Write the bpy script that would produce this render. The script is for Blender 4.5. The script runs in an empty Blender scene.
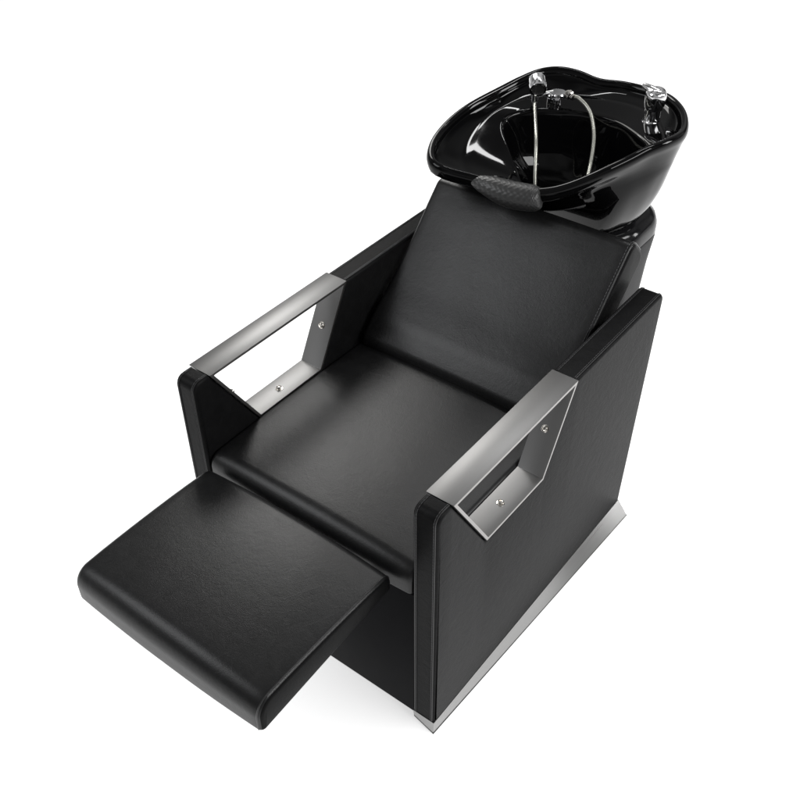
import bpy, bmesh, math, random
from mathutils import Vector, Matrix
random.seed(7)
sc = bpy.context.scene
col = sc.collection
PI = math.pi

# ------------------------------------------------------------------ materials
def new_mat(name):
    m = bpy.data.materials.new(name)
    m.use_nodes = True
    nt = m.node_tree
    return m, nt, nt.nodes['Principled BSDF']

def nd(nt, typ, **kw):
    n = nt.nodes.new(typ)
    for k, v in kw.items():
        if k in n.inputs.keys():
            n.inputs[k].default_value = v
        else:
            setattr(n, k, v)
    return n

def leather(name, base=0.012, rough=0.36, wrinkle=0.35, grain=0.25, spec=0.5, seed=0.0, scratches=0.5):
    m, nt, b = new_mat(name)
    L = nt.links.new
    tc = nd(nt, 'ShaderNodeTexCoord')
    mp = nd(nt, 'ShaderNodeMapping')
    mp.inputs['Location'].default_value = (seed, seed * 1.7, seed * 0.6)
    L(tc.outputs['Object'], mp.inputs['Vector'])
    # soft hide wrinkles: warped noise
    n1 = nd(nt, 'ShaderNodeTexNoise', Scale=34.0, Detail=6.0, Roughness=0.65, Distortion=0.9)
    L(mp.outputs[0], n1.inputs['Vector'])
    # fine grain
    n2 = nd(nt, 'ShaderNodeTexVoronoi', Scale=520.0)
    L(mp.outputs[0], n2.inputs['Vector'])
    n3 = nd(nt, 'ShaderNodeTexNoise', Scale=150.0, Detail=4.0, Roughness=0.7)
    L(mp.outputs[0], n3.inputs['Vector'])
    # fine hairline creases: strongly stretched noise in three directions, only here and there
    acc = None
    for ang, sc_, lo in ((28, (210, 13, 13), 0.68), (-48, (240, 16, 16), 0.69), (75, (230, 14, 14), 0.69)):
        m1 = nd(nt, 'ShaderNodeMapping'); m1.inputs['Rotation'].default_value = (0.3, 0.15, math.radians(ang)); L(mp.outputs[0], m1.inputs['Vector'])
        m2 = nd(nt, 'ShaderNodeMapping'); m2.inputs['Scale'].default_value = sc_; L(m1.outputs[0], m2.inputs['Vector'])
        ns = nd(nt, 'ShaderNodeTexNoise', Scale=1.0, Detail=1.0, Roughness=0.4, Distortion=0.25); L(m2.outputs[0], ns.inputs['Vector'])
        mr = nd(nt, 'ShaderNodeMapRange'); L(ns.outputs[0], mr.inputs['Value'])
        mr.inputs['From Min'].default_value = lo; mr.inputs['From Max'].default_value = lo + 0.1
        if acc is None: acc = mr
        else:
            mx = nd(nt, 'ShaderNodeMath', operation='MAXIMUM'); L(acc.outputs[0], mx.inputs[0]); L(mr.outputs[0], mx.inputs[1]); acc = mx
    n5 = nd(nt, 'ShaderNodeTexNoise', Scale=4.0, Detail=2.0); L(mp.outputs[0], n5.inputs['Vector'])
    gate = nd(nt, 'ShaderNodeMapRange'); L(n5.outputs[0], gate.inputs['Value'])
    gate.inputs['From Min'].default_value = 0.34; gate.inputs['From Max'].default_value = 0.58
    ln = nd(nt, 'ShaderNodeMath', operation='MULTIPLY'); L(acc.outputs[0], ln.inputs[0]); L(gate.outputs[0], ln.inputs[1])
    # colour
    cr = nd(nt, 'ShaderNodeMapRange'); L(n1.outputs[0], cr.inputs['Value'])
    cr.inputs['From Min'].default_value = 0.3; cr.inputs['From Max'].default_value = 0.7
    cr.inputs['To Min'].default_value = base * 0.78; cr.inputs['To Max'].default_value = base * 1.25
    ad = nd(nt, 'ShaderNodeMath', operation='MULTIPLY_ADD'); L(ln.outputs[0], ad.inputs[0])
    ad.inputs[1].default_value = 0.010 * scratches; L(cr.outputs[0], ad.inputs[2])
    cb = nd(nt, 'ShaderNodeCombineColor')
    L(ad.outputs[0], cb.inputs[0]); L(ad.outputs[0], cb.inputs[1])
    mb = nd(nt, 'ShaderNodeMath', operation='MULTIPLY'); L(ad.outputs[0], mb.inputs[0]); mb.inputs[1].default_value = 1.04
    L(mb.outputs[0], cb.inputs[2])
    L(cb.outputs[0], b.inputs['Base Color'])
    rr = nd(nt, 'ShaderNodeMapRange'); L(n1.outputs[0], rr.inputs['Value'])
    rr.inputs['From Min'].default_value = 0.3; rr.inputs['From Max'].default_value = 0.7
    rr.inputs['To Min'].default_value = rough - 0.015; rr.inputs['To Max'].default_value = rough + 0.015
    L(rr.outputs[0], b.inputs['Roughness'])
    b.inputs['Specular IOR Level'].default_value = spec
    # bumps
    b1 = nd(nt, 'ShaderNodeBump', Strength=wrinkle, Distance=0.0022); L(n1.outputs[0], b1.inputs['Height'])
    b2 = nd(nt, 'ShaderNodeBump', Strength=grain, Distance=0.0005); L(n2.outputs[0], b2.inputs['Height']); L(b1.outputs[0], b2.inputs['Normal'])
    b3 = nd(nt, 'ShaderNodeBump', Strength=grain, Distance=0.0008); L(n3.outputs[0], b3.inputs['Height']); L(b2.outputs[0], b3.inputs['Normal'])
    b4 = nd(nt, 'ShaderNodeBump', Strength=0.2 * scratches, Distance=0.0008); L(ln.outputs[0], b4.inputs['Height']); L(b3.outputs[0], b4.inputs['Normal'])
    L(b4.outputs[0], b.inputs['Normal'])
    return m

def brushed(name, base=0.205, rough=0.43, scale=(4, 4, 900), tint=(1.0, 0.995, 0.985)):
    m, nt, b = new_mat(name)
    L = nt.links.new
    tc = nd(nt, 'ShaderNodeTexCoord'); mp = nd(nt, 'ShaderNodeMapping')
    mp.inputs['Scale'].default_value = scale
    L(tc.outputs['Object'], mp.inputs['Vector'])
    n = nd(nt, 'ShaderNodeTexNoise', Scale=1.0, Detail=5.0, Roughness=0.6); L(mp.outputs[0], n.inputs['Vector'])
    r = nd(nt, 'ShaderNodeMapRange'); L(n.outputs[0], r.inputs['Value'])
    r.inputs['From Min'].default_value = 0.25; r.inputs['From Max'].default_value = 0.75
    r.inputs['To Min'].default_value = base * 0.975; r.inputs['To Max'].default_value = base * 1.02
    mix = nd(nt, 'ShaderNodeCombineColor')
    for i in range(3):
        q = nd(nt, 'ShaderNodeMath', operation='MULTIPLY'); L(r.outputs[0], q.inputs[0]); q.inputs[1].default_value = tint[i]
        L(q.outputs[0], mix.inputs[i])
    L(mix.outputs[0], b.inputs['Base Color'])
    b.inputs['Metallic'].default_value = 1.0
    r2 = nd(nt, 'ShaderNodeMapRange'); L(n.outputs[0], r2.inputs['Value'])
    r2.inputs['To Min'].default_value = rough - 0.015; r2.inputs['To Max'].default_value = rough + 0.015
    L(r2.outputs[0], b.inputs['Roughness'])
    bp = nd(nt, 'ShaderNodeBump', Strength=0.012, Distance=0.0002); L(n.outputs[0], bp.inputs['Height'])
    L(bp.outputs[0], b.inputs['Normal'])
    return m

def simple(name, colr, rough, metal=0.0, coat=0.0, spec=0.5, noise=0.0):
    m, nt, b = new_mat(name)
    b.inputs['Base Color'].default_value = (*colr, 1)
    b.inputs['Metallic'].default_value = metal
    b.inputs['Coat Weight'].default_value = coat
    b.inputs['Coat Roughness'].default_value = 0.02
    b.inputs['Specular IOR Level'].default_value = spec
    tc = nd(nt, 'ShaderNodeTexCoord')
    n = nd(nt, 'ShaderNodeTexNoise', Scale=35.0, Detail=5.0)
    nt.links.new(tc.outputs['Object'], n.inputs['Vector'])
    r = nd(nt, 'ShaderNodeMapRange'); nt.links.new(n.outputs[0], r.inputs['Value'])
    r.inputs['To Min'].default_value = max(0.0, rough - 0.02); r.inputs['To Max'].default_value = rough + 0.03
    nt.links.new(r.outputs[0], b.inputs['Roughness'])
    if noise:
        bp = nd(nt, 'ShaderNodeBump', Strength=noise, Distance=0.001)
        nt.links.new(n.outputs[0], bp.inputs['Height']); nt.links.new(bp.outputs[0], b.inputs['Normal'])
    return m

M_TOP = leather('black_leather_cushion', base=0.0062, rough=0.36, wrinkle=0.16, grain=0.2, spec=0.27, seed=0.0, scratches=0.32)
M_BACK = leather('black_leather_backrest', base=0.006, rough=0.36, wrinkle=0.16, grain=0.18, spec=0.30, seed=3.1, scratches=0.35)
M_SIDE = leather('black_leather_panel', base=0.0058, rough=0.42, wrinkle=0.42, grain=0.26, spec=0.055, seed=7.7, scratches=0.1)
M_SIDE_SHADE = leather('black_leather_shaded_side', base=0.0038, rough=0.42, wrinkle=0.12, grain=0.2, spec=0.04, seed=5.5, scratches=0.1)  # cushion sides: darker, duller copy of the leather with shade put into it
M_SEAM = leather('black_leather_welt', base=0.010, rough=0.3, wrinkle=0.1, seed=1.0, scratches=0.0)
M_THREAD = simple('black_thread', (0.035, 0.035, 0.037), 0.5)
M_STEEL = brushed('brushed_steel_arm', scale=(700, 5, 5))
M_KICK = brushed('brushed_steel_plinth', base=0.36, scale=(160, 2, 160), rough=0.28)
M_EDGE = brushed('polished_steel_edge', base=0.34, rough=0.34, scale=(5, 300, 300), tint=(1.0, 0.97, 0.95))
M_CHROME = simple('chrome', (0.82, 0.82, 0.83), 0.10, metal=1.0)
M_HOSEM = simple('braided_metal', (0.62, 0.6, 0.56), 0.25, metal=1.0)
M_BOLT = simple('polished_bolt', (0.78, 0.75, 0.7), 0.12, metal=1.0)
M_GLOSS = simple('black_gloss_ceramic', (0.0018, 0.0018, 0.002), 0.035, coat=0.0, spec=0.16)
M_SHELL = simple('black_gloss_plastic', (0.006, 0.006, 0.0065), 0.12, spec=0.22)
M_COLUMN = simple('black_satin_plastic', (0.006, 0.006, 0.0065), 0.42, spec=0.07)
M_BASE = simple('black_satin_board', (0.0015, 0.0015, 0.0024), 0.4, spec=0.03)
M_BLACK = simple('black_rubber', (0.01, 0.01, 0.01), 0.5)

def hose_mat():
    m, nt, b = new_mat('braided_steel_hose'); L = nt.links.new
    tc = nd(nt, 'ShaderNodeTexCoord'); w = nd(nt, 'ShaderNodeTexWave', Scale=170.0, Distortion=0.0)
    w.bands_direction = 'Z'
    L(tc.outputs['Object'], w.inputs['Vector'])
    r = nd(nt, 'ShaderNodeMapRange'); L(w.outputs['Fac'], r.inputs['Value'])
    r.inputs['To Min'].default_value = 0.36; r.inputs['To Max'].default_value = 0.5
    c = nd(nt, 'ShaderNodeCombineColor'); L(r.outputs[0], c.inputs[0]); L(r.outputs[0], c.inputs[1])
    q = nd(nt, 'ShaderNodeMath', operation='MULTIPLY'); L(r.outputs[0], q.inputs[0]); q.inputs[1].default_value = 0.9; L(q.outputs[0], c.inputs[2])
    L(c.outputs[0], b.inputs['Base Color'])
    b.inputs['Metallic'].default_value = 0.85; b.inputs['Roughness'].default_value = 0.33
    bp = nd(nt, 'ShaderNodeBump', Strength=0.25, Distance=0.0006); L(w.outputs['Fac'], bp.inputs['Height']); L(bp.outputs[0], b.inputs['Normal'])
    return m
M_HOSE = hose_mat()

def pad_mat():
    m, nt, b = new_mat('textured_grey_rubber'); L = nt.links.new
    uv = nd(nt, 'ShaderNodeUVMap')
    mp = nd(nt, 'ShaderNodeMapping'); mp.inputs['Scale'].default_value = (92, 92, 1)
    L(uv.outputs[0], mp.inputs['Vector'])
    sx = nd(nt, 'ShaderNodeSeparateXYZ'); L(mp.outputs[0], sx.inputs[0])
    sn = []
    for k in range(2):
        q = nd(nt, 'ShaderNodeMath', operation='SINE'); L(sx.outputs[k], q.inputs[0]); sn.append(q)
    pr = nd(nt, 'ShaderNodeMath', operation='MULTIPLY'); L(sn[0].outputs[0], pr.inputs[0]); L(sn[1].outputs[0], pr.inputs[1])
    r = nd(nt, 'ShaderNodeMapRange'); L(pr.outputs[0], r.inputs['Value'])
    r.inputs['From Min'].default_value = -1.0
    r.inputs['To Min'].default_value = 0.013; r.inputs['To Max'].default_value = 0.02
    c = nd(nt, 'ShaderNodeCombineColor')
    for i in range(3): L(r.outputs[0], c.inputs[i])
    L(c.outputs[0], b.inputs['Base Color'])
    b.inputs['Roughness'].default_value = 0.42
    bp = nd(nt, 'ShaderNodeBump', Strength=0.2, Distance=0.0015)
    L(pr.outputs[0], bp.inputs['Height']); L(bp.outputs[0], b.inputs['Normal'])
    return m
M_PAD = pad_mat()

def floor_mat():
    m, nt, b = new_mat('white_glow_floor'); L = nt.links.new
    tc = nd(nt, 'ShaderNodeTexCoord'); n = nd(nt, 'ShaderNodeTexNoise', Scale=3.0, Detail=4.0)
    L(tc.outputs['Object'], n.inputs['Vector'])
    r = nd(nt, 'ShaderNodeMapRange'); L(n.outputs[0], r.inputs['Value'])
    r.inputs['To Min'].default_value = 0.80; r.inputs['To Max'].default_value = 0.84
    c = nd(nt, 'ShaderNodeCombineColor')
    for i in range(3): L(r.outputs[0], c.inputs[i])
    L(c.outputs[0], b.inputs['Base Color'])
    b.inputs['Roughness'].default_value = 0.9
    b.inputs['Specular IOR Level'].default_value = 0.0
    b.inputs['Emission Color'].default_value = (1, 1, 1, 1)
    b.inputs['Emission Strength'].default_value = FLOOR_GLOW  # added glow, not a lamp: whitens the floor and lifts its shadows
    return m

# ------------------------------------------------------------------ helpers
def empty(name, loc, parent=None):
    o = bpy.data.objects.new(name, None); col.objects.link(o); o.location = loc
    o.empty_display_size = 0.1
    if parent: o.parent = parent
    return o

def build(name, bm, mat, parent=None, smooth=True, angle=40, side_mat=None):
    bmesh.ops.recalc_face_normals(bm, faces=bm.faces)
    me = bpy.data.meshes.new(name)
    if smooth:
        for f in bm.faces: f.smooth = True
        for e in bm.edges:
            if len(e.link_faces) == 2 and e.calc_face_angle(0) > math.radians(angle): e.smooth = False
    bm.to_mesh(me); bm.free()
    me.materials.append(mat)
    if side_mat:                                      # side faces take a second material; on leather, shade is put into it
        me.materials.append(side_mat)
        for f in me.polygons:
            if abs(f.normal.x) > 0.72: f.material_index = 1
    o = bpy.data.objects.new(name, me); col.objects.link(o)
    if parent:
        o.parent = parent
        # geometry is written in chair coordinates: keep it there
        off = Vector((0, 0, 0)); p = parent
        while p: off += p.location; p = p.parent
        if off.length > 1e-9: me.transform(Matrix.Translation(-off))
    return o

def catmull(P, n, closed=False):
    """resample a polyline of tuples through a Catmull-Rom spline, n steps per span"""
    P = [Vector(p) for p in P]; N = len(P); out = []
    rng = range(N) if closed else range(N - 1)
    for i in rng:
        p1 = P[i]; p2 = P[(i + 1) % N]
        p0 = P[i - 1] if (closed or i > 0) else p1 * 2 - p2
        p3 = P[(i + 2) % N] if (closed or i + 2 < N) else p2 * 2 - p1
        for k in range(n):
            t = k / n
            out.append(0.5 * ((2 * p1) + (p2 - p0) * t + (2 * p0 - 5 * p1 + 4 * p2 - p3) * t * t + (3 * p1 - p0 - 3 * p2 + p3) * t ** 3))
    if not closed: out.append(P[-1])
    return out

def tube(bm, pts, r, seg=8, closed=False, cap=True, rad=None):
    pts = [Vector(p) for p in pts]; n = len(pts); rings = []
    up = None
    for i, p in enumerate(pts):
        if closed: t = pts[(i + 1) % n] - pts[i - 1]
        else: t = pts[min(i + 1, n - 1)] - pts[max(i - 1, 0)]
        t.normalize()
        if up is None:
            up = Vector((0, 0, 1)) if abs(t.z) < 0.9 else Vector((1, 0, 0))
        s = t.cross(up)
        if s.length < 1e-6: s = t.cross(Vector((1, 0.3, 0)))
        s.normalize(); up = s.cross(t).normalized()
        rr = rad[i] if rad else r
        rings.append([bm.verts.new(p + (s * math.cos(a) + up * math.sin(a)) * rr) for a in [2 * PI * k / seg for k in range(seg)]])
    for i in range(n if closed else n - 1):
        A, B = rings[i], rings[(i + 1) % n]
        for k in range(seg): bm.faces.new((A[k], A[(k + 1) % seg], B[(k + 1) % seg], B[k]))
    if cap and not closed:
        bm.faces.new(rings[0][::-1]); bm.faces.new(rings[-1])

def lathe(bm, prof, origin, axis, seg=28):
    """prof: (radius, height along the axis)"""
    ax = Vector(axis).normalized(); o = Vector(origin)
    s = ax.cross(Vector((0, 0, 1)) if abs(ax.z) < 0.95 else Vector((1, 0, 0))).normalized(); u = ax.cross(s)
    rings = []
    for r, h in prof:
        c = o + ax * h
        if r < 1e-6: rings.append([bm.verts.new(c)])
        else: rings.append([bm.verts.new(c + (s * math.cos(2 * PI * k / seg) + u * math.sin(2 * PI * k / seg)) * r) for k in range(seg)])
    for A, B in zip(rings, rings[1:]):
        for k in range(seg):
            k2 = (k + 1) % seg
            if len(A) == 1 and len(B) == 1: continue
            if len(A) == 1: bm.faces.new((A[0], B[k2], B[k]))
            elif len(B) == 1: bm.faces.new((A[k], A[k2], B[0]))
            else: bm.faces.new((A[k], A[k2], B[k2], B[k]))

def poly_round(P, R, seg=7):
    """round the corners of a closed 2-D polygon; R one radius per corner"""
    out = []; n = len(P)
    for i in range(n):
        p = Vector(P[i]); a = Vector(P[i - 1]); b = Vector(P[(i + 1) % n]); r = R[i]
        if r <= 0: out.append(p); continue
        u = (a - p).normalized(); v = (b - p).normalized()
        half = u.angle(v) / 2; d = min(r / math.tan(half), 0.49 * (a - p).length, 0.49 * (b - p).length); r = d * math.tan(half)
        c = p + (u + v).normalized() * (r / math.sin(half))
        s = p + u * d - c; e = p + v * d - c
        ang = s.angle_signed(e) if s.length > 0 else 0
        for k in range(seg + 1):
            t = ang * k / seg
            ca, sa = math.cos(-t), math.sin(-t)
            out.append(c + Vector((s.x * ca - s.y * sa, s.x * sa + s.y * ca)))
    return out

def area2(P): return sum(P[i - 1].x * P[i].y - P[i].x * P[i - 1].y for i in range(len(P))) / 2

def normals2(P):
    n = len(P); out = []
    sgn = 1 if area2(P) > 0 else -1
    for i in range(n):
        a = (P[i] - P[i - 1]); b = (P[(i + 1) % n] - P[i])
        a = a.normalized() if a.length > 1e-9 else a; b = b.normalized() if b.length > 1e-9 else b
        n1 = Vector((a.y, -a.x)) * sgn; n2 = Vector((b.y, -b.x)) * sgn
        m = n1 + n2
        if m.length < 1e-6: m = n1.copy()
        m.normalize(); k = max(0.45, m.dot(n1)); out.append(m / k)
    return out

def densify(P, step):
    out = []
    for i in range(len(P)):
        a, b = P[i], P[(i + 1) % len(P)]
        k = max(1, int((b - a).length / step))
        for j in range(k): out.append(a + (b - a) * (j / k))
    return out

def sweep(bm, P, x0, x1, er, crown=None, nx=24, eseg=4, dome=0.0, cap_rings=0):
    N = normals2(P); n = len(P); rings = []
    cen = sum(P, Vector((0, 0))) / n
    def ring(x, inset):
        xn = (2 * (x - x0) / (x1 - x0)) - 1; r = []
        for p, nn in zip(P, N):
            q = p - nn * inset
            if crown: q = q + nn.normalized() * crown(xn, p.x, p.y, nn.x, nn.y)
            r.append(bm.verts.new((x, q.x, q.y)))
        return r
    def capring(x, f, inset, side):
        base = [p - nn * inset for p, nn in zip(P, N)]
        return [bm.verts.new((x + side * dome * (1 - f * f), (cen + (q - cen) * f).x, (cen + (q - cen) * f).y)) for q in base]
    if cap_rings:
        for k in range(cap_rings): rings.append(capring(x0, (k + 0.35) / (cap_rings + 0.35), er, -1))
    for k in range(eseg + 1):
        a = PI / 2 * k / eseg
        rings.append(ring(x0 + er - er * math.cos(a), er - er * math.sin(a)))
    for k in range(1, nx): rings.append(ring(x0 + er + (x1 - x0 - 2 * er) * k / nx, 0.0))
    for k in range(eseg, -1, -1):
        a = PI / 2 * k / eseg
        rings.append(ring(x1 - er + er * math.cos(a), er - er * math.sin(a)))
    if cap_rings:
        for k in range(cap_rings - 1, -1, -1): rings.append(capring(x1, (k + 0.35) / (cap_rings + 0.35), er, 1))
    for A, B in zip(rings, rings[1:]):
        for i in range(n):
            j = (i + 1) % n; bm.faces.new((A[i], A[j], B[j], B[i]))
    f1 = bm.faces.new(rings[0][::-1]); f2 = bm.faces.new(rings[-1])
    bmesh.ops.triangulate(bm, faces=[f1, f2])

def resample(pts, step):
    pts = [Vector(p) for p in pts]; out = [pts[0]]; acc = 0.0
    for a, b in zip(pts, pts[1:]):
        L = (b - a).length
        if L < 1e-9: continue
        d = step - acc
        while d <= L: out.append(a + (b - a) * (d / L)); d += step
        acc = L - (d - step)
    return out

def stitches(pts, r=0.0008, dash=0.0044, gap=0.0033):
    bm = bmesh.new(); q = resample(pts, 0.0011)
    nd_, ng = max(1, round(dash / 0.0011)), max(1, round(gap / 0.0011)); i = 0
    while i + nd_ < len(q):
        tube(bm, [q[i], q[i + nd_ // 2], q[i + nd_]], r, seg=5); i += nd_ + ng
    return bm

def double_welt(pa, pb, r):
    bm = bmesh.new(); tube(bm, resample(pa, 0.004), r, seg=8); tube(bm, resample(pb, 0.004), r, seg=8); return bm

def run_normals(run):
    out = []
    for i in range(len(run)):
        t = run[min(i + 1, len(run) - 1)] - run[max(i - 1, 0)]
        t = t.normalized() if t.length > 1e-9 else Vector((1, 0))
        n_ = Vector((t.y, -t.x)); c = Vector((0.4, 0.3))
        out.append(n_ if n_.dot(run[i] - c) > 0 else -n_)
    return out

def welt(pts, r):
    bm = bmesh.new(); tube(bm, resample(pts, 0.004), r, seg=8); return bm

# ------------------------------------------------------------------ measurements (metres)
W = 0.33; T = 0.0569; XI = W - T            # half width, side panel thickness, inner half width
H = 0.6594; HB = 0.031; YR0, YR1 = 0.820, 0.867
A1, A2, B1, B2, HS = 0.0424, 0.4755, 0.1627, 0.371, 0.4643
FLOOR_GLOW = 0.58

chair = empty('shampoo_chair', (0, 0.4, 0))
chair['label'] = 'black leather salon shampoo chair with brushed steel armrests, raised footrest and glossy wash basin'
chair['category'] = 'salon chair'

# ------------------------------------------------------------------ side panels, armrest frames, plinths
prof = [(0.0, HB), (YR0, HB), (YR1, H), (A2 + 0.0015, H), (B2 + 0.001, HS - 0.0015), (B1 - 0.001, HS - 0.0015), (A1 - 0.0015, H), (0.0, H)]
PP = poly_round([Vector(p) for p in prof], [0.003, 0.008, 0.018, 0, 0, 0, 0, 0.045], 10)
PP = [Vector((p.x, p.y)) for p in PP]

def arc_pts(poly, R):
    return [Vector((p.x, p.y)) for p in poly]

def panel_edge_paths(inset):
    """front run and rear run of the panel outline, moved inwards by inset"""
    Nn = normals2(PP); Q = [p - n_ * inset for p, n_ in zip(PP, Nn)]
    # indices: find corner points
    iA1 = min(range(len(PP)), key=lambda i: (PP[i] - Vector((A1 - 0.0015, H))).length)
    iA2 = min(range(len(PP)), key=lambda i: (PP[i] - Vector((A2 + 0.0015, H))).length)
    i0 = min(range(len(PP)), key=lambda i: (PP[i] - Vector((0.0, HB))).length)
    Q[iA1] = Vector((A1 - 0.0015, H - inset)); Q[iA2] = Vector((A2 + 0.0015, H - inset))
    front = Q[iA1:] + Q[:2]
    iR = max(range(len(PP)), key=lambda i: PP[i].x - PP[i].y * 0.4)
    rear = Q[:iA2 + 1][3:]
    return front, rear

for s in (-1, 1):
    bm = bmesh.new()
    x0, x1 = (XI, W) if s > 0 else (-W, -XI)
    sweep(bm, densify(PP, 0.02), x0, x1, 0.0075, nx=3, eseg=5)
    pan = build('side_panel', bm, M_SIDE, chair, angle=50)
    # welts and stitching on both faces, along front, top and back edges
    for xf, so in ((s * W, s), (s * XI, -s)):
        frs, rrs = panel_edge_paths(-0.0002)
        for run in (frs, rrs):
            q = [(p.x, p.y) for p in run]
            build('seam', double_welt([(xf - so * 0.0062, *p) for p in q], [(xf - so * 0.0092, *p) for p in q], 0.0011), M_SEAM, pan)
            build('stitching', stitches([(xf - so * 0.0092, *(p + n2 * 0.0009)) for p, n2 in zip(run, run_normals(run))]), M_THREAD, pan)
    # armrest: flat bar bent into a closed four-sided frame
    th = 0.0065
    outer = [Vector((A1, H + 0.0012)), Vector((A2, H + 0.0012)), Vector((B2, HS)), Vector((B1, HS))]
    outer = [Vector((p.x, p.y)) for p in outer]
    nn = normals2(outer); inner = []
    for i in range(4):
        a = outer[i - 1]; p = outer[i]; b = outer[(i + 1) % 4]
        u = (a - p).normalized(); v = (b - p).normalized(); h = u.angle(v) / 2
        inner.append(p + (u + v).normalized() * (th / math.sin(h)))
    bm = bmesh.new()
    xa, xb = (XI - 0.0015, W + 0.0025) if s > 0 else (-W - 0.0025, -XI + 0.0015)
    V = {}
    for x in (xa, xb):
        for k, ring in (('o', outer), ('i', inner)):
            V[(x, k)] = [bm.verts.new((x, p.x, p.y)) for p in ring]
    for i in range(4):
        j = (i + 1) % 4
        bm.faces.new((V[(xa, 'o')][i], V[(xa, 'o')][j], V[(xb, 'o')][j], V[(xb, 'o')][i]))
        bm.faces.new((V[(xa, 'i')][i], V[(xb, 'i')][i], V[(xb, 'i')][j], V[(xa, 'i')][j]))
        for x in (xa, xb): bm.faces.new((V[(x, 'o')][i], V[(x, 'i')][i], V[(x, 'i')][j], V[(x, 'o')][j]))
    bmesh.ops.recalc_face_normals(bm, faces=bm.faces)
    bmesh.ops.bevel(bm, geom=list(bm.edges), offset=0.0009, segments=2, affect='EDGES', profile=0.6)
    arm = build('armrest', bm, M_STEEL, chair, angle=30, side_mat=M_EDGE)
    xm = s * (W + XI) / 2
    def bolt(pos, axis):
        b_ = bmesh.new()
        lathe(b_, [(0.0085, 0.0), (0.0085, 0.0012), (0.006, 0.0016), (0.006, 0.0042), (0.0052, 0.0062), (0.0034, 0.0072), (0.0026, 0.0070), (0.0022, 0.0055), (0, 0.0055)], pos, axis, 20)
        build('bolt', b_, M_BOLT, arm, angle=35)
    def on_edge(i, t):
        a, b = inner[i], inner[(i + 1) % 4]
        p = a + (b - a) * t; d = (b - a).normalized()
        n_ = Vector((-d.y, d.x)); c = sum(inner, Vector((0, 0))) / 4
        if n_.dot(c - p) < 0: n_ = -n_
        return (xm, p.x, p.y), (0, n_.x, n_.y)
    bolt(*on_edge(1, 0.52)); bolt(*on_edge(2, 0.55)); bolt(*on_edge(3, 0.45))
    # plinth: sloped brushed steel skirt along the panel foot
    def P3(x, y, z): return bm.verts.new((s * x, y, z))
    bm = bmesh.new()
    e1, e2 = 0.0015, 0.0315
    top = [P3(W - 0.0005, -0.001, HB + 0.001), P3(W - 0.0005, YR0 + 0.001, HB + 0.001), P3(XI + 0.002, YR0 + 0.001, HB + 0.001), P3(XI + 0.002, -0.001, HB + 0.001)]
    bot = [P3(W + e1, -0.005, 0.0025), P3(W + e2, YR0 - 0.007, 0.0025), P3(XI - 0.001, YR0 - 0.007, 0.0025), P3(XI - 0.001, 0.0055, 0.0025)]
    for v in top:
        pass
    bm.faces.new(top); bm.faces.new(bot[::-1])
    for i in range(4):
        j = (i + 1) % 4
        if i == 0: continue
        bm.faces.new((top[i], bot[i], bot[j], top[j]))
    prev = (top[0], bot[0])
    for k in range(1, 25):                          # the flared face twists a little towards the back
        t = k / 24
        cur = (top[1], bot[1]) if k == 24 else (bm.verts.new(top[0].co.lerp(top[1].co, t)), bm.verts.new(bot[0].co.lerp(bot[1].co, t)))
        bm.faces.new((prev[0], prev[1], cur[1], cur[0])); prev = cur
    pln = build('plinth', bm, M_KICK, chair, angle=20)
    bm = bmesh.new()  # thin black strip added as the contact shadow under the plinth
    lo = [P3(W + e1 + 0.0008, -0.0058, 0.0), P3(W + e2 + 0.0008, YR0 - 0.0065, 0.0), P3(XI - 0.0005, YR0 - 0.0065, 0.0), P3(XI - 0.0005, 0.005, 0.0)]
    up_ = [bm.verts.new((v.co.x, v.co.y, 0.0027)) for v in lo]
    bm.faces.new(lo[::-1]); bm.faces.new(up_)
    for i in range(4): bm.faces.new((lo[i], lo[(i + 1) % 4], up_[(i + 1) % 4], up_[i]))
    build('contact_shade_strip', bm, M_BLACK, pln, angle=30)

# ------------------------------------------------------------------ base box between the panels
bm = bmesh.new()
sweep(bm, poly_round([Vector(p) for p in [(0.012, 0.002), (0.80, 0.002), (0.80, 0.40), (0.012, 0.40)]], [0.003] * 4, 3), -XI + 0.001, XI - 0.001, 0.001, nx=2, eseg=2)
build('base_box', bm, M_BASE, chair)

# ------------------------------------------------------------------ seat
def noise2(x, y, k=1.0):
    return math.sin(x * 17 * k + 1.3) * math.sin(y * 13 * k + 0.4) * 0.5 + math.sin(x * 31 * k + y * 23 * k) * 0.3

def crown_top(amt, base=0.0):
    def f(xn, y, z, ny, nz):
        c = max(0.0, nz) ** 1.5 + 0.5 * max(0.0, -ny) ** 2
        e = 1 - abs(xn) ** 2.6
        return amt * c * e + 0.0006 * noise2(xn * 0.3, y) * c
    return f
def top_arc(y0, z0, y1, z1, sag):
    return [Vector((y0 + (y1 - y0) * t, z0 + (z1 - z0) * t + sag * 4 * t * (1 - t))) for t in (0, 0.2, 0.3, 0.4, 0.5, 0.6, 0.7, 0.8, 1)]
arc = top_arc(0.60, 0.464, 0.001, 0.470, 0.004)
P = poly_round([Vector((0.001, 0.406)), Vector((0.60, 0.406))] + arc, [0.010, 0.01] + [0.02] + [0.0] * (len(arc) - 2) + [0.048], 14)
bm = bmesh.new()
sweep(bm, densify(P, 0.015), -XI + 0.0015, XI - 0.0010, 0.012, crown=crown_top(0.014), nx=30, eseg=6)
build('seat', bm, M_TOP, chair, angle=60, side_mat=M_SIDE_SHADE)

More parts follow.
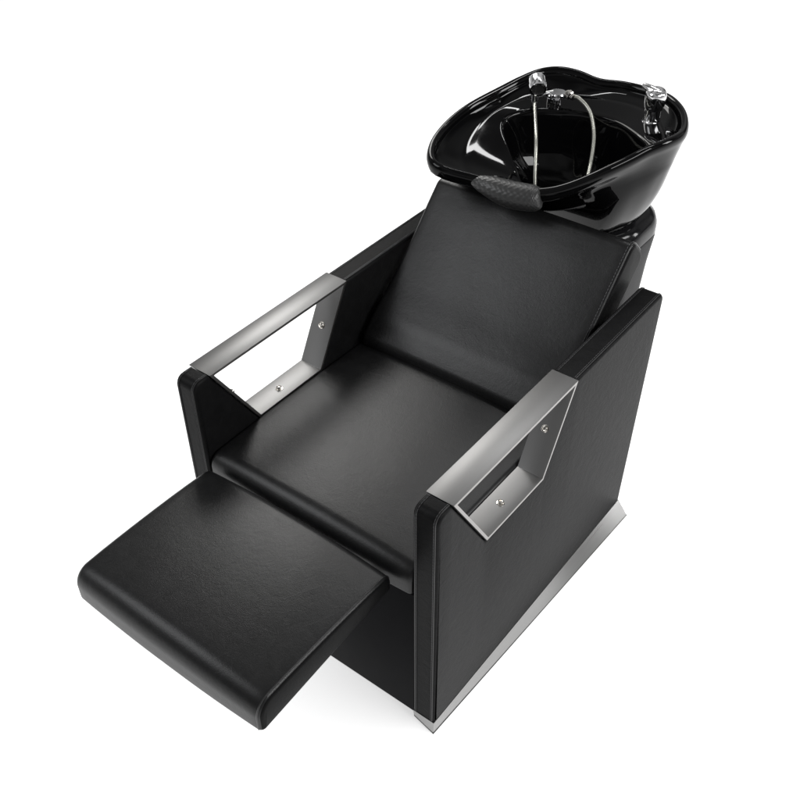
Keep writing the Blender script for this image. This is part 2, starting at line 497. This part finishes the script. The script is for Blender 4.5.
# ------------------------------------------------------------------ backrest
def bk(t, d): # t along the slope from the bottom front edge, d behind the face
    return Vector((0.496 + t * 0.7071 + d * 0.7071, 0.470 + t * 0.7071 - d * 0.7071))
LB = 0.455
pts = [bk(0, 0.0), bk(LB, 0.0), bk(LB, 0.094), bk(0, 0.094)]
face = [Vector((0.0, -0.012, 0))] + catmull([(t, d, 0) for t, d in ((0.085, -0.013), (0.13, -0.007), (0.18, -0.001), (0.24, 0.002), (0.31, 0.002), (0.38, 0.0))], 3) + [Vector((LB, 0.0, 0))]
pts = [bk(p.x, p.y) for p in face] + [bk(LB, 0.094), bk(0, 0.094)]
P = poly_round(pts, [0.034] + [0.0] * (len(face) - 2) + [0.024, 0.03, 0.02], 12)
bm = bmesh.new()
def crown_back(xn, y, z, ny, nz):
    c = max(0.0, (nz - ny) * 0.7071) ** 2
    t = ((y - 0.50) + (z - 0.47)) * 0.7071 / LB
    return c * (1 - abs(xn) ** 2.4) * (0.006 + 0.006 * math.sin(max(0, min(1, t)) * PI)) + 0.0006 * noise2(xn * 0.3, t * 0.5) * c
sweep(bm, densify(P, 0.015), -0.259, 0.262, 0.0125, crown=crown_back, nx=30, eseg=6)
back = build('backrest', bm, M_BACK, chair, angle=60, side_mat=M_SIDE_SHADE)
Nn = normals2(P)
for s in (1,):                                       # the only seam that shows runs down the open side
    xx = 0.262
    i0 = [i for i, p in enumerate(P) if Nn[i].normalized().dot(Vector((-0.7071, 0.7071))) > -0.2]
    run = [P[i] + Nn[i].normalized() * 0.0002 for i in i0]
    t_ = sorted(run, key=lambda p: p.y + p.x)
    build('seam', double_welt([(xx - s * 0.0100, p.x + 0.0001, p.y - 0.0001) for p in t_], [(xx - s * 0.0066, p.x + 0.0008, p.y - 0.0008) for p in t_], 0.0014), M_SEAM, back)
    build('stitching', stitches([(xx - s * 0.0102, p.x - 0.0009, p.y + 0.0009) for p in t_]), M_THREAD, back)

# ------------------------------------------------------------------ footrest
FW = 0.238
arc = top_arc(-0.016, 0.467, -0.377, 0.468, 0.006)
P = poly_round([Vector((-0.377, 0.392)), Vector((-0.016, 0.424))] + arc, [0.010, 0.012, 0.034] + [0.0] * (len(arc) - 2) + [0.040], 12)
bm = bmesh.new()
sweep(bm, densify(P, 0.012), -FW - 0.009, FW, 0.011, crown=crown_top(0.012), nx=30, eseg=4)
foot = build('footrest', bm, M_TOP, chair, angle=60, side_mat=M_SIDE_SHADE)
Nn = normals2(P)
for s in (1,):
    run = [P[i] + Nn[i].normalized() * -0.0002 for i in range(len(P)) if Nn[i].y > 0.02 or P[i].x < -0.36]
    run = [p for p in run if not (p.x < -0.30 and p.y < 0.40)]
    t_ = sorted(run, key=lambda p: p.x * 1.0 + (p.y - 0.46 if p.x < -0.33 else 0))
    build('seam', welt([(s * (FW - 0.0085) - (0.009 if s < 0 else 0), p.x, p.y) for p in t_], 0.0016), M_SEAM, foot)
    build('stitching', stitches([(s * (FW - 0.0135) - (0.009 if s < 0 else 0), p.x, p.y) for p in t_]), M_THREAD, foot)
for x in (-0.15, 0.15):
    bm = bmesh.new()
    tube(bm, [(x, -0.22, 0.412), (x, -0.02, 0.34), (x, 0.05, 0.31)], 0.010, seg=10)
    build('footrest_bracket', bm, M_BLACK, chair)

# ------------------------------------------------------------------ pedestal shell behind the seat
bm = bmesh.new()
def rrect(cx, cy, hx, hy, r, n=10):
    out = []
    for qx, qy, a0 in ((1, 1, 0), (-1, 1, 90), (-1, -1, 180), (1, -1, 270)):
        for k in range(n + 1):
            a = math.radians(a0 + 90 * k / n); out.append((cx + qx * (hx - r) + r * math.cos(a), cy + qy * (hy - r) + r * math.sin(a)))
    return out
def stack(bm, prof_):
    rings = [[bm.verts.new((x, y, z)) for x, y in rrect(0.0, 1.065, hx - 0.050, hy, r)] for z, hx, hy, r in prof_]
    for A, B in zip(rings, rings[1:]):
        for i in range(len(A)): bm.faces.new((A[i], A[(i + 1) % len(A)], B[(i + 1) % len(A)], B[i]))
    bm.faces.new(rings[0][::-1]); bm.faces.new(rings[-1])
stack(bm, ((0.0, 0.20, 0.105, 0.06), (0.30, 0.205, 0.11, 0.07), (0.55, 0.225, 0.125, 0.09), (0.630, 0.236, 0.13, 0.10), (0.637, 0.2355, 0.1295, 0.10)))
ped = build('pedestal', bm, M_COLUMN, chair, angle=50)
bm = bmesh.new()
stack(bm, ((0.6385, 0.234, 0.128, 0.10), (0.640, 0.236, 0.13, 0.10), (0.662, 0.236, 0.13, 0.10), (0.682, 0.230, 0.124, 0.10), (0.693, 0.215, 0.108, 0.09), (0.697, 0.15, 0.06, 0.05)))
build('cap', bm, M_SHELL, ped, angle=50)

# ------------------------------------------------------------------ wash basin
RIM = [(-0.023, 0.748, 0.85), (-0.102, 0.742, 0.862), (-0.159, 0.717, 0.872), (-0.205, 0.712, 0.88), (-0.238, 0.745, 0.887), (-0.26, 0.798, 0.897), (-0.269, 0.87, 0.91), (-0.266, 0.949, 0.92), (-0.247, 1.051, 0.93), (-0.232, 1.117, 0.937), (-0.208, 1.172, 0.945), (-0.168, 1.201, 0.95), (-0.122, 1.219, 0.945), (-0.072, 1.233, 0.932), (-0.015, 1.257, 0.93), (0.051, 1.26, 0.93), (0.11, 1.246, 0.932), (0.167, 1.194, 0.935), (0.208, 1.128, 0.938), (0.232, 1.059, 0.942), (0.227, 0.998, 0.945), (0.208, 0.941, 0.943), (0.187, 0.894, 0.932), (0.147, 0.839, 0.91), (0.097, 0.805, 0.88), (0.051, 0.78, 0.862)]
CAV = [(-0.03, 0.872, 0.785), (-0.08, 0.893, 0.800), (-0.122, 0.924, 0.830), (-0.167, 0.952, 0.862), (-0.21, 0.995, 0.885), (-0.178, 1.035, 0.891), (-0.128, 1.075, 0.895), (-0.076, 1.101, 0.895), (-0.022, 1.112, 0.895), (0.047, 1.114, 0.895), (0.125, 1.072, 0.895), (0.181, 1.036, 0.893), (0.191, 0.985, 0.875), (0.152, 0.917, 0.84), (0.082, 0.865, 0.82), (0.005, 0.86, 0.8)]
CEN = Vector((-0.02, 1.01, 0))
NS = 144
def polar(P):
    """closed 3-D curve -> points at NS equal bearings around CEN"""
    C = catmull(P, 14, closed=True)
    A = sorted(((math.atan2(p.y - CEN.y, p.x - CEN.x), p) for p in C), key=lambda t: t[0])
    out = []
    for k in range(NS):
        th = -PI + 2 * PI * k / NS
        j = next((i for i, t in enumerate(A) if t[0] >= th), 0)
        a1, p1 = A[j]; a0, p0 = A[j - 1]
        d = (a1 - a0) % (2 * PI); t = ((th - a0) % (2 * PI)) / d if d > 1e-9 else 0
        out.append(p0 + (p1 - p0) * min(1, max(0, t)))
    return out
def smooth_ring(R, it=2):
    for _ in range(it):
        R = [(R[i - 1] + R[i] * 2 + R[(i + 1) % len(R)]) / 4 for i in range(len(R))]
    return R
rim = smooth_ring(polar(RIM), 1); cav = smooth_ring(polar(CAV), 5)
nin = []
for i in range(NS):
    t = rim[(i + 1) % NS] - rim[i - 1]; t.z = 0; t.normalize(); n_ = Vector((-t.y, t.x, 0))
    if n_.dot(CEN - rim[i]) < 0: n_ = -n_
    nin.append(n_)
frontness = []
for i in range(NS):
    d = (rim[i] - CEN); d.z = 0; d.normalize(); frontness.append(max(0.0, -d.y))
def off(i, inn, dz): return rim[i] + nin[i] * (inn - 0.006) + Vector((0, 0, dz + 0.003))
rings = []
def add(fn): rings.append([fn(i) for i in range(NS)])
BC = Vector((-0.02, 1.03, 0))
def body(i, f, z, fy):
    p = BC + (rim[i] - BC) * f; p.z = z
    k_ = 0.05; d_ = p.y - fy                      # soft limit: the bowl stays behind the backrest
    p.y = fy + 0.5 * (d_ + math.sqrt(d_ * d_ + k_ * k_)) - k_ * 0.3
    return p
# outer body from the bottom up
add(lambda i: body(i, 0.22, 0.668, 0.95))
add(lambda i: body(i, 0.46, 0.671, 0.945))
add(lambda i: body(i, 0.60, 0.680, 0.94))
add(lambda i: body(i, 0.75, 0.712, 0.93))
add(lambda i: body(i, 0.885, 0.785 - 0.025 * frontness[i], 0.905))
add(lambda i: body(i, 0.955, 0.855 - 0.052 * frontness[i], 0.885))
add(lambda i: (lambda p, q: p + (q - p) * 0.35)(off(i, 0.010 + 0.02 * frontness[i], -0.052), body(i, 0.94, 0.85, 0.87)))
add(lambda i: off(i, 0.006 + 0.004 * frontness[i], -0.034))
add(lambda i: off(i, 0.0005, -0.018))
add(lambda i: off(i, 0.001, -0.008))
add(lambda i: off(i, 0.005, -0.0015))
add(lambda i: off(i, 0.011, 0.0))
add(lambda i: off(i, 0.017, -0.0025))
add(lambda i: off(i, 0.021, -0.010))
add(lambda i: off(i, 0.0235, -0.020))
# inside: wall, ledge, cavity
def wall(i):
    a = off(i, 0.026, -0.028); c = cav[i]
    bk_ = max(0.0, min(1.0, (Vector((rim[i].x - CEN.x, rim[i].y - CEN.y, 0)).normalized().y + 0.2) / 0.7))
    p = a + (c - a) * 0.22; p.z = (p.z - 0.006) * (1 - bk_) + 0.905 * bk_
    return p
W_ = [wall(i) for i in range(NS)]; W_ = smooth_ring(W_, 3)
add(lambda i: W_[i])
add(lambda i: W_[i] + (cav[i] - W_[i]) * 0.18)
for f_ in (0.38, 0.58, 0.78, 0.92): add(lambda i: W_[i] + (cav[i] - W_[i]) * f_)
add(lambda i: cav[i] + Vector((0, 0, -0.0015)))
def cin(i, f, z):
    c = Vector((-0.02, 1.03, 0)); p = c + (cav[i] - c) * f; p.z = z + (cav[i].z - 0.86) * 0.3 * f
    return p
add(lambda i: cin(i, 0.975, cav[i].z - 0.010))
add(lambda i: cin(i, 0.925, cav[i].z - 0.032))
add(lambda i: cin(i, 0.81, 0.800))
add(lambda i: cin(i, 0.64, 0.762))
add(lambda i: cin(i, 0.44, 0.736))
add(lambda i: cin(i, 0.20, 0.727))
# even out the inside of the bowl around its axis
k0 = 15
for _ in range(20):
    for k in range(k0, len(rings)):
        R_ = rings[k]; rings[k] = [(R_[i - 1] + R_[i] * 2 + R_[(i + 1) % NS]) / 4 for i in range(NS)]
# smooth the profile between rings
bm = bmesh.new()
G = [catmull([rings[k][i] for k in range(len(rings))], 3) for i in range(NS)]
VV = [[bm.verts.new(p) for p in g] for g in G]
m_ = len(G[0])
for i in range(NS):
    A, B = VV[i], VV[(i + 1) % NS]
    for k in range(m_ - 1): bm.faces.new((A[k], B[k], B[k + 1], A[k + 1]))
bm.faces.new([VV[i][0] for i in range(NS)][::-1]); bm.faces.new([VV[i][-1] for i in range(NS)])
basin = build('wash_basin', bm, M_GLOSS, chair, angle=75)
bm = bmesh.new()
lathe(bm, [(0.0, 0.006), (0.022, 0.006), (0.027, 0.004), (0.028, 0.0)], (-0.02, 1.03, 0.724), (0, 0, 1), 24)
build('drain', bm, M_CHROME, basin)

# neck rest lying over the dip of the front lip
ctr = catmull([(-0.118, 0.744, 0.850), (-0.07, 0.749, 0.845), (-0.023, 0.757, 0.838), (0.025, 0.770, 0.838), (0.046, 0.776, 0.842)], 12)
bm = bmesh.new(); uvl = bm.loops.layers.uv.new('UVMap')
n = len(ctr); rr = []
for i, p in enumerate(ctr):
    t = i / (n - 1)
    w_ = (math.sin(PI * min(1, t * 0.80 + 0.02)) ** 0.62) * (1.0 if t < 0.95 else 1 - ((t - 0.95) / 0.05) ** 2 * 0.35)
    tg = (ctr[min(i + 1, n - 1)] - ctr[max(i - 1, 0)]).normalized()
    sd = tg.cross(Vector((0, 0, 1))).normalized(); up = sd.cross(tg).normalized()
    rr.append([bm.verts.new(p + sd * math.cos(a) * (0.004 + 0.029 * w_) + up * math.sin(a) * (0.004 + 0.026 * w_)) for a in [2 * PI * k / 28 for k in range(28)]])
for i in range(n - 1):
    for k in range(28):
        k2 = (k + 1) % 28
        f = bm.faces.new((rr[i][k], rr[i][k2], rr[i + 1][k2], rr[i + 1][k]))
        for lp, (u, v) in zip(f.loops, ((i, k), (i, k + 1), (i + 1, k + 1), (i + 1, k))): lp[uvl].uv = (u / (n - 1), v / 28)
bm.faces.new(rr[0][::-1]); bm.faces.new(rr[-1])
build('neck_rest', bm, M_PAD, basin, angle=60)

# mixer tap
FB = Vector((0.112, 1.155, 0.896))
bm = bmesh.new()
lathe(bm, [(0.0, -0.02), (0.0232, -0.02), (0.0232, 0.002), (0.0227, 0.005), (0.0202, 0.007), (0.0194, 0.009), (0.0194, 0.040), (0.0200, 0.043), (0.0, 0.044)], FB, (0, 0, 1), 32)
tap = build('mixer_tap', bm, M_CHROME, basin, angle=35)
bm = bmesh.new()
TA = Vector((0.06, -0.10, 1)).normalized()
lathe(bm, [(0.0, 0.038), (0.0208, 0.039), (0.0228, 0.043), (0.0242, 0.054), (0.0245, 0.070), (0.0232, 0.079), (0.019, 0.085), (0.010, 0.088), (0, 0.0886)], FB, TA, 36)
lev = [FB + Vector(p) for p in ((0.010, -0.009, 0.075), (-0.010, -0.006, 0.080), (-0.024, -0.004, 0.083), (-0.033, -0.003, 0.085))]
tube(bm, catmull(lev, 4), 0.006, seg=12, rad=[0.0135 - 0.0078 * k / 12 for k in range(13)])
hd = build('tap_lever', bm, M_CHROME, tap, angle=40)

# spray holder bracket on the ledge, with swivel elbow
PL = Vector((-0.12, 1.113, 0.925))
bm = bmesh.new()
lathe(bm, [(0.0, -0.03), (0.011, -0.03), (0.011, -0.010), (0.014, -0.008), (0.020, -0.004), (0.0215, 0.0), (0.0195, 0.003), (0.0, 0.004)], PL, (0, 0, 1), 26)
for q in ((0.010, -0.018), (-0.012, -0.012)):
    lathe(bm, [(0, -0.045), (0.006, -0.045), (0.006, -0.03), (0.0075, -0.03), (0.0075, -0.012), (0, -0.012)], PL + Vector((q[0], q[1], 0)), (0.2, -0.3, 1), 12)
arm_ = catmull([PL + Vector((-0.010, -0.004, 0.001)), PL + Vector((-0.026, -0.014, -0.003)), PL + Vector((-0.036, -0.026, -0.006)), PL + Vector((-0.040, -0.036, -0.004))], 6)
tube(bm, arm_, 0.0055, seg=10)
lathe(bm, [(0.0075, -0.010), (0.0098, -0.010), (0.0105, 0.008), (0.0078, 0.008), (0.0075, -0.010)], PL + Vector((-0.041, -0.039, -0.004)), (0, 0, 1), 18)
hold = build('spray_holder', bm, M_CHROME, basin, angle=40)

# ------------------------------------------------------------------ hand shower: lifted out of its holder, a thing of its own
SP = Vector((-0.146, 1.057, 0.959))
hs = empty('hand_shower', SP)
hs['label'] = 'small chrome hand shower with braided steel hose standing in the holder on the basin ledge'
hs['category'] = 'hand shower'
bm = bmesh.new()
axs = Vector((0.574, -0.744, -0.346)).normalized()
lathe(bm, [(0.0, -0.026), (0.012, -0.0255), (0.0175, -0.022), (0.0205, -0.015), (0.0205, 0.004), (0.0218, 0.005), (0.0218, 0.013), (0.0200, 0.018), (0.0160, 0.019), (0.0155, 0.0155), (0, 0.0155)], SP, axs, 30)
HT = PL + Vector((-0.041, -0.039, -0.010))
tube(bm, catmull([SP + axs * -0.004, SP + (HT - SP) * 0.45 + Vector((0, 0.003, 0)), HT + Vector((0, 0, 0.004)), HT - Vector((0, 0, 0.010))], 6), 0.007, seg=14)
build('spray_head', bm, M_CHROME, hs, angle=35)
bm = bmesh.new()
lathe(bm, [(0, 0.017), (0.006, 0.0165), (0.0152, 0.0168), (0.0152, 0.0152), (0, 0.0152)], SP, axs, 24)
for k in range(10):
    a = 2 * PI * k / 10; s_ = axs.cross(Vector((0, 0, 1))).normalized(); u_ = axs.cross(s_)
    lathe(bm, [(0.001, 0.0165), (0.001, 0.0178), (0, 0.0179)], SP + (s_ * math.cos(a) + u_ * math.sin(a)) * 0.0105, axs, 8)
build('nozzle', bm, M_BLACK, hs, angle=35)
bm = bmesh.new()
tube(bm, catmull([(-0.086, 1.120, 0.924), (-0.065, 1.124, 0.92), (-0.029, 1.114, 0.90), (0.011, 1.068, 0.87), (0.038, 1.014, 0.83), (0.058, 0.958, 0.80), (0.055, 0.93, 0.75)], 16), 0.0047, seg=12)
build('hose', bm, M_HOSE, hs)
bm = bmesh.new()
tube(bm, catmull([HT - Vector((0, 0, 0.008))] + [Vector(p) for p in [(-0.075, 0.945, 0.88), (-0.041, 0.897, 0.80), (-0.03, 0.90, 0.74)]], 14), 0.0042, seg=12)
build('hose', bm, M_HOSE, hs)
NU = Vector((-0.092, 1.121, 0.925))
bm = bmesh.new()
lathe(bm, [(0.0, -0.010), (0.008, -0.010), (0.008, -0.005), (0.0108, -0.005), (0.0108, 0.005), (0.0075, 0.007), (0.0075, 0.015), (0, 0.015)], NU, (0.9, -0.3, -0.15), 6)
build('hose_nut', bm, M_BOLT, hs, angle=30)

# ------------------------------------------------------------------ floor
bm = bmesh.new()
bmesh.ops.create_grid(bm, x_segments=8, y_segments=8, size=40)
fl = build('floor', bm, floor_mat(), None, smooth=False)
fl['kind'] = 'structure'

# ------------------------------------------------------------------ light
w = bpy.data.worlds.new('World'); sc.world = w; w.use_nodes = True
wn = w.node_tree; bg = wn.nodes['Background']; bg.inputs[1].default_value = 1.0
tcw = wn.nodes.new('ShaderNodeTexCoord'); nw = nd(wn, 'ShaderNodeTexNoise', Scale=2.2, Detail=1.0, Roughness=0.4)
wn.links.new(tcw.outputs['Generated'], nw.inputs['Vector'])
rw = nd(wn, 'ShaderNodeMapRange'); wn.links.new(nw.outputs[0], rw.inputs['Value'])        # uneven grey studio surroundings
rw.interpolation_type = 'SMOOTHSTEP'
rw.inputs['From Min'].default_value = 0.36; rw.inputs['From Max'].default_value = 0.64
rw.inputs['To Min'].default_value = 0.06; rw.inputs['To Max'].default_value = 0.40
wn.links.new(rw.outputs[0], bg.inputs[0])

def area(name, loc, aim, sx, sy, power, tint=(1, 1, 1)):
    l = bpy.data.lights.new(name, 'AREA'); l.shape = 'RECTANGLE'; l.size = sx; l.size_y = sy; l.energy = power; l.color = tint
    o = bpy.data.objects.new(name, l); col.objects.link(o); o.location = loc
    o.rotation_euler = (Vector(aim) - Vector(loc)).to_track_quat('-Z', 'Y').to_euler()
    return o
area('softbox_back', (-2.6, 2.6, 3.4), (0, 0.2, 0.45), 1.6, 1.6, 52, (1.0, 0.985, 0.955))
area('strip_back', (-2.35, 2.25, 3.05), (0, 0.2, 0.45), 0.34, 1.5, 14)
area('softbox_front', (-1.95, -1.75, 3.1), (0, 0.6, 0.6), 1.7, 1.7, 54, (0.965, 0.98, 1.0))
area('strip_side', (2.6, 0.6, 2.6), (0, 0.6, 0.6), 2.4, 0.6, 75)
area('strip_top', (-0.3, 3.1, 4.3), (0, 0.6, 0.6), 2.0, 0.15, 38)
area('softbox_right', (3.0, 2.9, 2.0), (0.3, 0.4, 0.1), 0.6, 1.0, 36)

# ------------------------------------------------------------------ camera
cd = bpy.data.cameras.new('camera'); cam = bpy.data.objects.new('camera', cd); col.objects.link(cam)
cam.location = (0.99798, -0.95846, 1.91654)
cam.rotation_euler = (0.870236, 0.011114, 0.655107)
cd.sensor_width = 36.0; cd.lens = 993.4246 / 800 * 36
cd.shift_x = (400 - 398.776) / 800; cd.shift_y = (399.037 - 400) / 800
cd.clip_start = 0.05; cd.clip_end = 200
sc.camera = cam
sc.render.engine = 'CYCLES'
sc.view_settings.view_transform = 'Standard'; sc.view_settings.look = 'None'; sc.view_settings.exposure = 0
